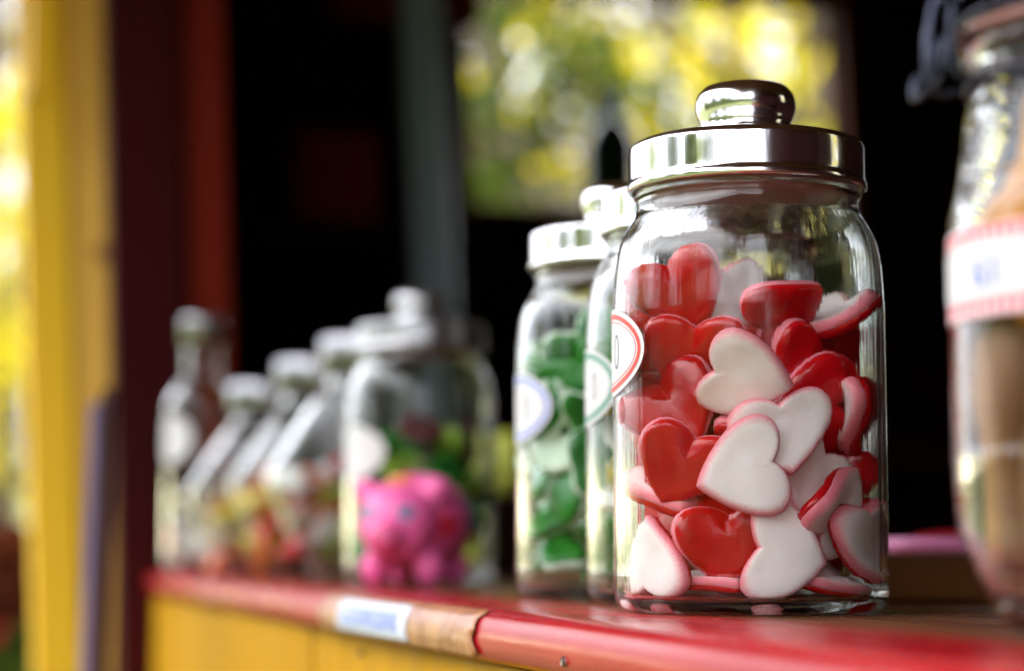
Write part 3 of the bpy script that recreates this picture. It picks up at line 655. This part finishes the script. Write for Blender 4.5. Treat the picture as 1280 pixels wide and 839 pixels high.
def fill(jar, kind, meshes, n, zlo, zhi, rmax, seed, label, group, cond=None, tries=60, obst=None, pn=('foam_layer', 'jelly_layer'), cat='sweet', sides='WR', relax=1):
    rnd = random.Random(seed); pl = list(obst) if obst else []; c = 0
    for i in range(n*tries):
        if c >= n: break
        ms = meshes[rnd.randrange(len(meshes))]; r = rmax*math.sqrt(rnd.random()); a = rnd.uniform(0, 6.28)
        z = zlo+(zhi-zlo)*(min(1, c/n*1.0)*.8+.2*rnd.random()); p = Vector((r*math.cos(a), r*math.sin(a), z))
        if cond and not cond(p): continue
        m = Matrix.Translation(p) @ orient(rnd.choice(sides), rnd.uniform(0, 360), rnd.uniform(-70, 70), rnd.uniform(-60, 60), rnd.uniform(-40, 40))
        if not inside(ms[2], m, rmax, zmax=zhi+.02): continue
        if relax < 1: t = bvh([v*relax for v in ms[2]], ms[3], m)
        else: t = bvh(ms[2], ms[3], m)
        if any(t.overlap(q) for q in pl): continue
        pl.append(t); c += 1
        put_sweet(kind, jar, m, ms, label if isinstance(label, str) else label[c % len(label)], cat, group if isinstance(group, str) else group[c % len(group)], pn)
    return c
hm = [sweet_meshes('h', HO, M['foam'], M['jelly'], (random.Random(s).uniform(-10, 10), 0), s, .0016, .5) for s in range(40, 45)]
c = fill(main, 'foam_heart', hm, 34, .02, .112, .0518, 3, 'red and white foam heart buried in the middle of the big jar', 'hidden foam hearts', cond=lambda p: p.y > -.018, tries=700, obst=placed, relax=.8, sides='RRW')
c = fill(main, 'foam_heart', hm, 12, .018, .100, .0515, 5, 'mostly red foam heart wedged between the front hearts of the big jar', 'foam hearts wedged between the front ones', cond=lambda p: p.y > -.030, tries=700, obst=placed, relax=.62, sides='R')

# green foam sweets (rounded frog-like blobs), mixed sweets
def blob_outline(a, b, k, n=28, ph=0):
    return [Vector(((a*(1+.16*math.cos(k*t+ph)))*math.cos(t), (b*(1+.22*math.cos(k*t+ph)))*math.sin(t))) for t in [2*math.pi*i/n for i in range(n)]]
def blobset(key, fm, jm, a, b, k, seeds): return [sweet_meshes(key, blob_outline(a, b, k, ph=s), M[fm], M[jm], (random.Random(s).uniform(-14, 14), random.Random(s+9).uniform(-10, 10)), s, .0012, 0) for s in seeds]
gset = blobset('g', 'green_foam', 'green_jelly', .0185, .0115, 3, range(4))
GL = 'green jelly sweet with pale foam back in the jar with the blue bordered label'
print('fill green', fill(GR, 'green_sweet', gset, 120, .016, .134, .0522, 11, GL, 'green foam sweets', tries=500, sides='RRRW', relax=.78))
mix = []
for kk, (f, j) in enumerate((('white_sweet', 'yellow_sweet'), ('white_sweet', 'lime_sweet'), ('pink_sweet', 'white_sweet'), ('yellow_sweet', 'yellow_sweet'), ('white_sweet', 'white_sweet'))):
    mix += blobset('m%d' % kk, f, j, .0150, .0110, 2, [kk])
print('fill mixed', fill(J2, 'mixed_sweet', mix, 40, .014, .120, .0522, 12, 'yellow, lime, pink or white sweet in the jar with the green bordered label', 'mixed sweets', tries=200))
dset = blobset('p0', 'lime_sweet', 'green_jelly', .019, .013, 3, [1, 2]) + blobset('p2', 'dark_sweet', 'dark_sweet', .017, .013, 2, [4])
print('fill pig jar', fill(PJ, 'green_sweet', blobset('p1', 'green_jelly', 'green_jelly', .019, .013, 3, [1, 2])+dset, 40, .016, .112, .0522, 13, 'dark green or dark red sweet in the jar behind the piggy bank', 'sweets behind the piggy bank', tries=200))

# ------------------------------------------------------------------ slant jars and the tall bottle at the far end
def slant_jar(loc, rz, label, seed, cols, sc=1.0):
    j = empty('slanted_jar', loc, rz, label=label, cat='jar', group='slanted glass sweet jars')
    # sections: z, half width x, half depth y, centre x offset
    S = [(0, .030, .034, .0), (.003, .036, .038, .0), (.035, .046, .044, -.008), (.072, .052, .047, -.020), (.082, .052, .047, -.022), (.120, .044, .044, -.006), (.146, .036, .038, .004), (.154, .034, .034, .006), (.176, .034, .034, .007)]
    def ring(z, a, b, cx, n=56, e=3.2):
        e = 2.0 if z > .15 else e; out = []
        for i in range(n):
            t = 2*math.pi*i/n; c, s = math.cos(t), math.sin(t)
            out.append(Vector((cx+a*math.copysign(abs(c)**(2/e), c), b*math.copysign(abs(s)**(2/e), s), z))*sc)
        return out
    outer = S; inner = [(max(z, .006) if k else .006, max(a-.003, .001), b-.003, cx) for k, (z, a, b, cx) in enumerate(S)][1:]
    V = []; F = []; n = 56
    rings = [ring(*s) for s in outer] + [ring(*s) for s in inner[::-1]]
    for r_ in rings: V += r_
    for i in range(len(rings)-1):
        for k in range(n): F.append((i*n+k, i*n+(k+1) % n, (i+1)*n+(k+1) % n, (i+1)*n+k))
    c0 = len(V); V.append(Vector((0, 0, 0))); V.append(Vector((0, 0, .006*sc)))
    m = len(rings)-1
    for k in range(n): F.append((k, (k+1) % n, c0)); F.append((m*n+k, m*n+(k+1) % n, c0+1))
    o = pydata('glass_body', V, F, M['glass_far'], j); fixn(o.data)
    bv = [(0, .194), (.030, .193), (.0385, .191), (.040, .188), (.040, .168), (.039, .166), (.037, .1665), (.037, .188), (0, .190)]
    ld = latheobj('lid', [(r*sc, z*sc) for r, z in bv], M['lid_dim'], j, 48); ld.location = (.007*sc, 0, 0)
    rnd = random.Random(seed); pl = []
    for i in range(1500):
        if len(pl) >= 24: break
        z = .014+rnd.random()*.075; cx = -.008-.012*min(1, z/.08); q = Vector((cx+rnd.uniform(-.036, .036), rnd.uniform(-.032, .032), z))*sc
        if any((q-w).length < .0165 for w in pl): continue
        pl.append(q); f, jn = rnd.choice(cols)
        ms = sweet_meshes('s'+f+jn, blob_outline(.0150, .011, 2), M[f], M[jn], (5, 5), 0, .0006, 0)
        put_sweet('wrapped_sweet', j, Matrix.Translation(q) @ orient('W', rnd.uniform(0, 360), rnd.uniform(-80, 80), rnd.uniform(-70, 70)), ms, 'small coloured sweet inside the ' + label, 'sweet', 'sweets in the ' + label)
    return j
cw = [('orange_sweet', 'yellow_sweet'), ('yellow_sweet', 'lime_sweet'), ('white_sweet', 'yellow_sweet'), ('pink_sweet', 'orange_sweet')]
cr = [('orange_sweet', 'red_sweet'), ('red_sweet', 'red_sweet'), ('white_sweet', 'red_sweet'), ('lime_sweet', 'dark_sweet')]
def oc(u, Y, dx=0): p = on_counter(u, Y); p.x += dx; return p
slant_jar(oc(324, 2.06), RZ, 'leftmost slanted jar of yellow and orange sweets', 31, cw, .96)
slant_jar(oc(388, 1.95), RZ+.25, 'slanted jar with pale and orange sweets', 32, cw+cr[:2], 1.03)
slant_jar(oc(450, 1.82), RZ-.2, 'slanted jar of red sweets beside the piggy bank', 33, cr, 1.07)
bt = empty('glass_bottle', oc(250, 2.17), RZ, label='tall clear glass bottle with narrow neck at the far end of the counter', cat='bottle')
BO = [(0, .002), (.030, .001), (.036, .004), (.037, .012), (.037, .165), (.035, .178), (.026, .190), (.019, .198), (.018, .205), (.020, .209), (.018, .213), (.020, .218), (.018, .222), (.020, .227), (.018, .232), (.0195, .237), (.0195, .247)]
BI = [(.0165, .247), (.0155, .200), (.024, .188), (.032, .176), (.034, .165), (.034, .012), (.028, .006), (0, .006)]
latheobj('glass_body', sm(BO, 3)+sm(BI, 3), M['glass_far'], bt, 64)
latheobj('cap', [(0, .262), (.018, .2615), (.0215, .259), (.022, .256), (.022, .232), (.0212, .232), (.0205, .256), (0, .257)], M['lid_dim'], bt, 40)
patch_polar('label', .0373, R(-45), .135, .026, .024, 1e-5, 1e-5, M['paper'], bt)
wset = [sweet_meshes('w%d' % k, blob_outline(.012, .009, 2), M[f], M[j], (5, 5), k, .0006, 0) for k, (f, j) in enumerate((('white_sweet', 'white_sweet'), ('white_sweet', 'pink_sweet'), ('white_sweet', 'lime_sweet')))]
fill(bt, 'white_sweet', wset, 26, .014, .085, .0335, 14, 'pale sweet in the tall bottle at the far end', 'sweets in the tall bottle', tries=100)

# ------------------------------------------------------------------ piggy bank
def remesh_blob(ells, voxel, name, m, parent):
    bm = bmesh.new()
    for (c, s, rot) in ells:
        mt = Matrix.Translation(c) @ rot.to_4x4() @ Matrix.Diagonal((*s, 1))
        bmesh.ops.create_uvsphere(bm, u_segments=24, v_segments=16, radius=1, matrix=mt)
    me = bpy.data.meshes.new(name+'_src'); bm.to_mesh(me); bm.free(); ob = bpy.data.objects.new(name+'_src', me); col.objects.link(ob)
    r = ob.modifiers.new('r', 'REMESH'); r.mode = 'VOXEL'; r.voxel_size = voxel; s = ob.modifiers.new('s', 'SMOOTH'); s.iterations = 22; s.factor = .7
    dg = bpy.context.evaluated_depsgraph_get(); me2 = bpy.data.meshes.new_from_object(ob.evaluated_get(dg)); bpy.data.objects.remove(ob); me2.name = name
    return link(name, me2, m, parent)
I3 = Matrix.Identity(3)
def rx(a, ax='X'): return Matrix.Rotation(R(a), 3, ax)
pigp = at(517, 700, 1.42); PIG = empty('piggy_bank', (pigp.x, pigp.y, 1.0005), YAW+R(-20), label='pink piggy bank with painted flowers in front of a jar', cat='piggy bank')
# pig faces local -Y
E = [(Vector((0, .006, .043)), (.036, .042, .033), I3), (Vector((0, -.028, .041)), (.026, .020, .026), I3), (Vector((0, -.049, .033)), (.0120, .010, .0105), I3),
     (Vector((-.023, -.024, .062)), (.0095, .0050, .0120), rx(-55, 'Y')), (Vector((.023, -.022, .063)), (.0095, .0050, .0110), rx(40, 'Y'))]
for sx_ in (-1, 1):
    E += [(Vector((sx_*.019, -.018, .0125)), (.0105, .0110, .0130), I3), (Vector((sx_*.019, .026, .0125)), (.0105, .0110, .0130), I3)]
E.append((Vector((0, .048, .050)), (.004, .006, .004), I3))
pig_body = remesh_blob(E, .0016, 'body', M['pig_pink'], PIG)
pbv = BVHTree.FromPolygons([v.co.copy() for v in pig_body.data.vertices], [tuple(p.vertices) for p in pig_body.data.polygons])
def surf_patch(name, o, d, outline, m, parent, lift=.0006):
    """flat outline cast along d on to the pig"""
    o = Vector(o); d = Vector(d).normalized(); a = d.cross(Vector((0, 0, 1))).normalized() if abs(d.z) < .9 else Vector((1, 0, 0)); b = a.cross(d)
    V = []; n = len(outline)
    for s in (1.0, .75, .5, .25, .001):
        for p in outline:
            h = pbv.ray_cast(o - d*.1 + a*p[0]*s + b*p[1]*s, d)
            V.append((h[0]+h[1]*lift) if h[0] else o)
    F = [(i*n+k, i*n+(k+1) % n, (i+1)*n+(k+1) % n, (i+1)*n+k) for i in range(4) for k in range(n)]
    return pydata(name, V, F, m, parent)
def flower(r, k=5, n=40): return [((r*(.72+.28*math.cos(k*t)))*math.cos(t), (r*(.72+.28*math.cos(k*t)))*math.sin(t)) for t in [2*math.pi*i/n for i in range(n)]]
def disc(r, n=24): return [(r*math.cos(2*math.pi*i/n), r*math.sin(2*math.pi*i/n)) for i in range(n)]
for sx_ in (-1, 1):
    e = surf_patch('eye', (sx_*.0125, -.03, .047), (0, 1, -.1), disc(.0052), M['pig_grey'], PIG)
    surf_patch('pupil', (sx_*.0125, -.03, .047), (0, 1, -.1), disc(.0024), M['pig_dark'], e, .0011)
    surf_patch('nostril', (sx_*.0042, -.05, .034), (0, 1, 0), disc(.0018), M['pig_dark'], PIG)
surf_patch('snout_ring', (0, -.05, .034), (0, 1, 0), disc(.0085), M['pig_snout'], PIG, .0004)
surf_patch('orange_flower', (-.004, -.018, .07), (.1, .25, -1), flower(.011), M['pig_orange'], PIG)
surf_patch('red_flower', (.028, -.014, .040), (-.6, .8, 0), flower(.0115), M['pig_red'], PIG)
surf_patch('blue_flower', (.034, .020, .048), (-.9, .42, -.1), flower(.016), M['pig_blue'], PIG)

# ------------------------------------------------------------------ clip jar at the right
CJ = empty('clip_top_jar', on_counter(1422, .60), RZ, label='blurred clip top jar of brown biscuits with red gingham band at the right', cat='jar')
CO = [(0, .002), (.026, .001), (.034, .002), (.039, .008), (.044, .018), (.0480, .028), (.0495, .038), (.0500, .050), (.0500, .1085), (.0495, .118), (.0470, .129), (.0445, .1470), (.0432, .1520), (.0432, .1610), (.0450, .1630), (.0450, .1680), (.0430, .1700)]
CI = [(.0395, .1700), (.0395, .1520), (.0440, .128), (.0465, .118), (.0470, .108), (.0470, .050), (.0465, .038), (.045, .028), (.041, .018), (.035, .010), (.024, .007), (0, .007)]
latheobj('glass_body', sm(CO, 3)+sm(CI, 3), M['glass_far'], CJ, 96)
gl = latheobj('glass_lid', [(0, .1850), (.030, .1850), (.040, .1820), (.0450, .1770), (.0455, .1735), (.0440, .1725), (.038, .1725), (.036, .1760), (.028, .1790), (0, .1800)], M['glass_far'], CJ, 96)
latheobj('rubber_seal', [(.037, .1702), (.0465, .1702), (.0468, .1723), (.037, .1723)], M['seal'], CJ, 96, close=True)
def ringpts(r, z, n=48): return [(r*math.cos(2*math.pi*i/n), r*math.sin(2*math.pi*i/n), z) for i in range(n+1)]
bm = bmesh.new(); tube(bm, ringpts(.0440, .1565), .0013, 8); tube(bm, ringpts(.0455, .1755), .0013, 8)
frombm('clamp_ring', bm, M['steel'], CJ, smooth=True)
bm = bmesh.new()
a = R(-83)     # bail lever on the left of the neck
ex = Vector((math.sin(a), -math.cos(a), 0)); ey = Vector((math.cos(a), math.sin(a), 0))
def L(o_, s, z): return ex*o_ + ey*s + Vector((0, 0, z))
tube(bm, spline([L(.046, -.011, .1565), L(.050, -.011, .1550), L(.0535, -.011, .1590), L(.054, -.011, .1740), L(.048, -.010, .1850), L(.048, .010, .1850), L(.054, .011, .1740), L(.0535, .011, .1590), L(.050, .011, .1550), L(.046, .011, .1565)], 6), .0012, 8)
tube(bm, spline([L(.050, -.007, .1610), L(.0585, -.007, .1590), L(.0600, -.006, .1535), L(.0610, 0, .1520), L(.0600, .006, .1535), L(.0600, .007, .1640), L(.0570, .006, .1790), L(.0490, .004, .1900)], 6), .0012, 8)
tube(bm, spline([L(.0445, -.005, .1690), L(.0530, -.005, .1690), L(.0555, -.004, .1570), L(.0555, .004, .1570), L(.0530, .005, .1690), L(.0445, .005, .1690)], 6), .0011, 8)
frombm('wire_clip', bm, M['steel'], CJ, smooth=True)
def gingham():
    m = pmat('red_gingham_paper', (.7, .05, .09), .6); n = m.node_tree; b = n.nodes['Principled BSDF']; uv = n.nodes.new('ShaderNodeUVMap'); sp = n.nodes.new('ShaderNodeSeparateXYZ'); n.links.new(uv.outputs[0], sp.inputs[0])
    outs = []
    for ax in ('X', 'Y'):
        f = n.nodes.new('ShaderNodeMath'); f.operation = 'FRACT'; g = n.nodes.new('ShaderNodeMath'); g.operation = 'GREATER_THAN'; g.inputs[1].default_value = .5
        n.links.new(sp.outputs[ax], f.inputs[0]); n.links.new(f.outputs[0], g.inputs[0]); outs.append(g)
    ad = n.nodes.new('ShaderNodeMath'); ad.operation = 'ADD'; n.links.new(outs[0].outputs[0], ad.inputs[0]); n.links.new(outs[1].outputs[0], ad.inputs[1])
    dv = n.nodes.new('ShaderNodeMath'); dv.operation = 'MULTIPLY'; dv.inputs[1].default_value = .5; n.links.new(ad.outputs[0], dv.inputs[0])
    r = n.nodes.new('ShaderNodeValToRGB'); r.color_ramp.interpolation = 'LINEAR'; r.color_ramp.elements[0].color = (.80, .62, .64, 1); r.color_ramp.elements[1].color = (.62, .01, .04, 1)
    n.links.new(dv.outputs[0], r.inputs[0]); n.links.new(r.outputs[0], b.inputs['Base Color']); return m
M['gingham'] = gingham()
n_ = 120; z0_, z1_, rr = .0885, .1135, .0503
V = [(rr*math.sin(2*math.pi*i/n_), -rr*math.cos(2*math.pi*i/n_), z) for i in range(n_+1) for z in (z0_, z1_)]
F = [(2*i, 2*i+2, 2*i+3, 2*i+1) for i in range(n_)]
gb = pydata('gingham_band', V, F, M['gingham'], CJ); ul = gb.data.uv_layers.new(name='UVMap')
for lp in gb.data.loops:
    i, zz = divmod(lp.vertex_index, 2); ul.data[lp.index].uv = (i/n_*2*math.pi*rr/.004, zz*(z1_-z0_)/.004)
V = []; F = []; th0 = R(-60); a_, b_ = .043, .0078
for i in range(9):
    for k in range(72):
        t = 2*math.pi*k/72; c, s = math.cos(t), math.sin(t); q = i/8+1e-4
        x = a_*q*math.copysign(abs(c)**.8, c); z = b_*q*math.copysign(abs(s)**.5, s)*(1.0 if abs(x) < .02 else 1); V.append(((rr+.0003)*math.sin(th0+x/rr), -(rr+.0003)*math.cos(th0+x/rr), .1010+z))
F = [(i*72+k, i*72+(k+1) % 72, (i+1)*72+(k+1) % 72, (i+1)*72+k) for i in range(8) for k in range(72)]
lb = pydata('white_label', V, F, M['paper'], gb)
# faint blue digits 6 and 1, wrapped
for ch, th in (('6', -71), ('1', -64)):
    cu = bpy.data.curves.new('t', 'FONT'); cu.body = ch; cu.size = .012; ob = bpy.data.objects.new('t', cu); col.objects.link(ob)
    dg = bpy.context.evaluated_depsgraph_get(); me = bpy.data.meshes.new_from_object(ob.evaluated_get(dg)); bpy.data.objects.remove(ob)
    for v in me.vertices:
        x, y = v.co.x, v.co.y; v.co = ((rr+.0006)*math.sin(R(th)+x/rr), -(rr+.0006)*math.cos(R(th)+x/rr), .0965+y)
    link('numeral', me, M['blue_ink'], lb, smooth=False)
rnd = random.Random(8)
ring = [Vector((.0362*math.cos(2*math.pi*k/20), .0362*math.sin(2*math.pi*k/20))) for k in range(20)]
def stick_mesh(l, r):
    bm = bmesh.new(); tube(bm, spline([(0, 0, 0), (r*.6, 0, l*.33), (-r*.4, r*.3, l*.66), (0, 0, l)], 4), r, 8); return bm
sp_ = []
for i in range(400):
    if len(sp_) >= 52: break
    a = rnd.uniform(0, 6.28); r = .0255*math.sqrt(rnd.random()); q = ring[i] if i < 20 else Vector((r*math.cos(a), r*math.sin(a)))
    if any((q-w).length < .0098 for w in sp_): continue
    sp_.append(q); o = frombm('biscuit_stick', stick_mesh(.078+rnd.uniform(-.012, .008), .0060), M[rnd.choice(['brown_stick', 'brown_stick', 'biscuit'])], smooth=True, label='brown biscuit stick standing in the clip top jar', cat='biscuit', group='biscuit sticks in the clip top jar')
    o.matrix_world = jarM(CJ) @ Matrix.Translation((q.x, q.y, .010 if q.length < .030 else .020)) @ Matrix.Rotation(rnd.uniform(0, 6.28), 4, 'Z') @ Matrix.Rotation(R(rnd.uniform(-1, 1)), 4, 'X')
for i, (x, y, z, t) in enumerate([(-.020, -.016, .100, 70), (.012, -.020, .104, 60), (-.008, .010, .104, 20), (-.019, -.012, .122, 75), (.014, .008, .124, 30), (.008, -.018, .128, 80), (-.012, .012, .128, 50), (-.012, -.012, .138, 65), (.016, -.010, .142, 60), (-.020, .004, .136, 80), (.0, -.026, .118, 85), (-.024, -.008, .110, 82), (.024, -.014, .116, 75)]):
    V, F = lathe(sm([(0, .005), (.016, .0045), (.021, .002), (.0215, 0), (.020, -.003), (0, -.004)], 3), 28)
    o = pydata('round_biscuit', V, F, M['orange_biscuit'], label='round golden biscuit on top in the clip top jar', cat='biscuit', group='round biscuits in the clip top jar'); fixn(o.data)
    o.matrix_world = jarM(CJ) @ Matrix.Translation((x, y, z)) @ Matrix.Rotation(R(t), 4, 'X') @ Matrix.Rotation(R(i*47), 4, 'Y')

# ------------------------------------------------------------------ small things behind
p = at(1180, 712, 1.22)
tag(boxobj('wooden_riser', p.x-.14, p.x+.12, p.y-.16, p.y+.11, 1.0006, 1.0215, M['brown_wood'], bev=.002), label='low brown wooden board on the counter under the pink dish', cat='board')
pd = at(1184, 683, 1.16); dish = empty('pink_dish', (pd.x, pd.y, 1.0217), label='flat pink dish right of the heart jar on the brown board', cat='dish')
latheobj('rim', [(0, .001), (.028, .001), (.0325, .003), (.0335, .006), (.0330, .0095), (.0315, .0100), (.030, .006), (.026, .004), (0, .004)], pmat('pink_plastic', (.98, .30, .58), .45), dish, 48)
rd = bmesh.new(); tube(rd, spline([(-.026, -.014, .0105), (-.008, -.012, .0125), (.012, -.008, .0125), (.026, -.004, .0108)], 5), [.0008]+[.0013]*14+[.0008], 8)
o = frombm('red_sweet', rd, M['red_sweet'], smooth=True, label='small dark red sweet lying on the pink dish', cat='sweet'); o.location = dish.location
for (u, v, Y, r, lab) in ((634, 580, 1.95, .026, 'yellow green ball in the dark between the piggy bank jar and the green sweets'), (603, 684, 1.78, .013, 'small yellow green ball low beside the piggy bank')):
    q = at(u, v, Y); bm = bmesh.new(); bmesh.ops.create_uvsphere(bm, u_segments=32, v_segments=20, radius=r, matrix=Matrix.Diagonal((.8, .8, 1.15, 1)))
    o = frombm('yellow_ball', bm, pmat('yellow_green_skin', (.55, .58, .08), .5), smooth=True, label=lab, cat='ball'); o.location = q
q = at(634, 580, 1.95); boxobj('display_block', q.x-.03, q.x+.06, q.y-.03, q.y+.05, 1.0006, q.z-.031, M['dark_wood'], label='black block on the counter carrying the larger yellow green ball', cat='block')
q = at(778, 190, 2.9); gb2 = empty('green_bottle', (q.x, q.y-.02, 1.640), label='dark green glass bottle silhouetted on the booth window sill', cat='bottle')
latheobj('glass_body', sm([(0, 0), (.022, 0), (.025, .004), (.025, .075), (.020, .092), (.010, .105), (.009, .135), (.0105, .140), (.0, .141)], 4), pmat('dark_green_bottle', (.004, .03, .012), .1), gb2, 40)
qa, qb = at(771, 200, 3.0), at(771, 200, 4.5); tt = (YE-.07-qa.y)/(qb.y-qa.y); q = qa+(qb-qa)*tt; gb2.location = (q.x-.012, YE-.07, 1.6352); gb2.scale = (2.1, 2.1, 1.75)
boxobj('window_sill', .70, 1.50, YE-.11, YE-.021, 1.61, 1.635, M['dark_wood'], label='dark sill board under the booth window', cat='sill')
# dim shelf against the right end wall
boxobj('wall_shelf', 1.10, 1.85, YE-.35, YE-.12, 1.17, 1.20, M['dark_red_wood'], label='dim dark red shelf low on the end wall behind the jars', cat='shelf')
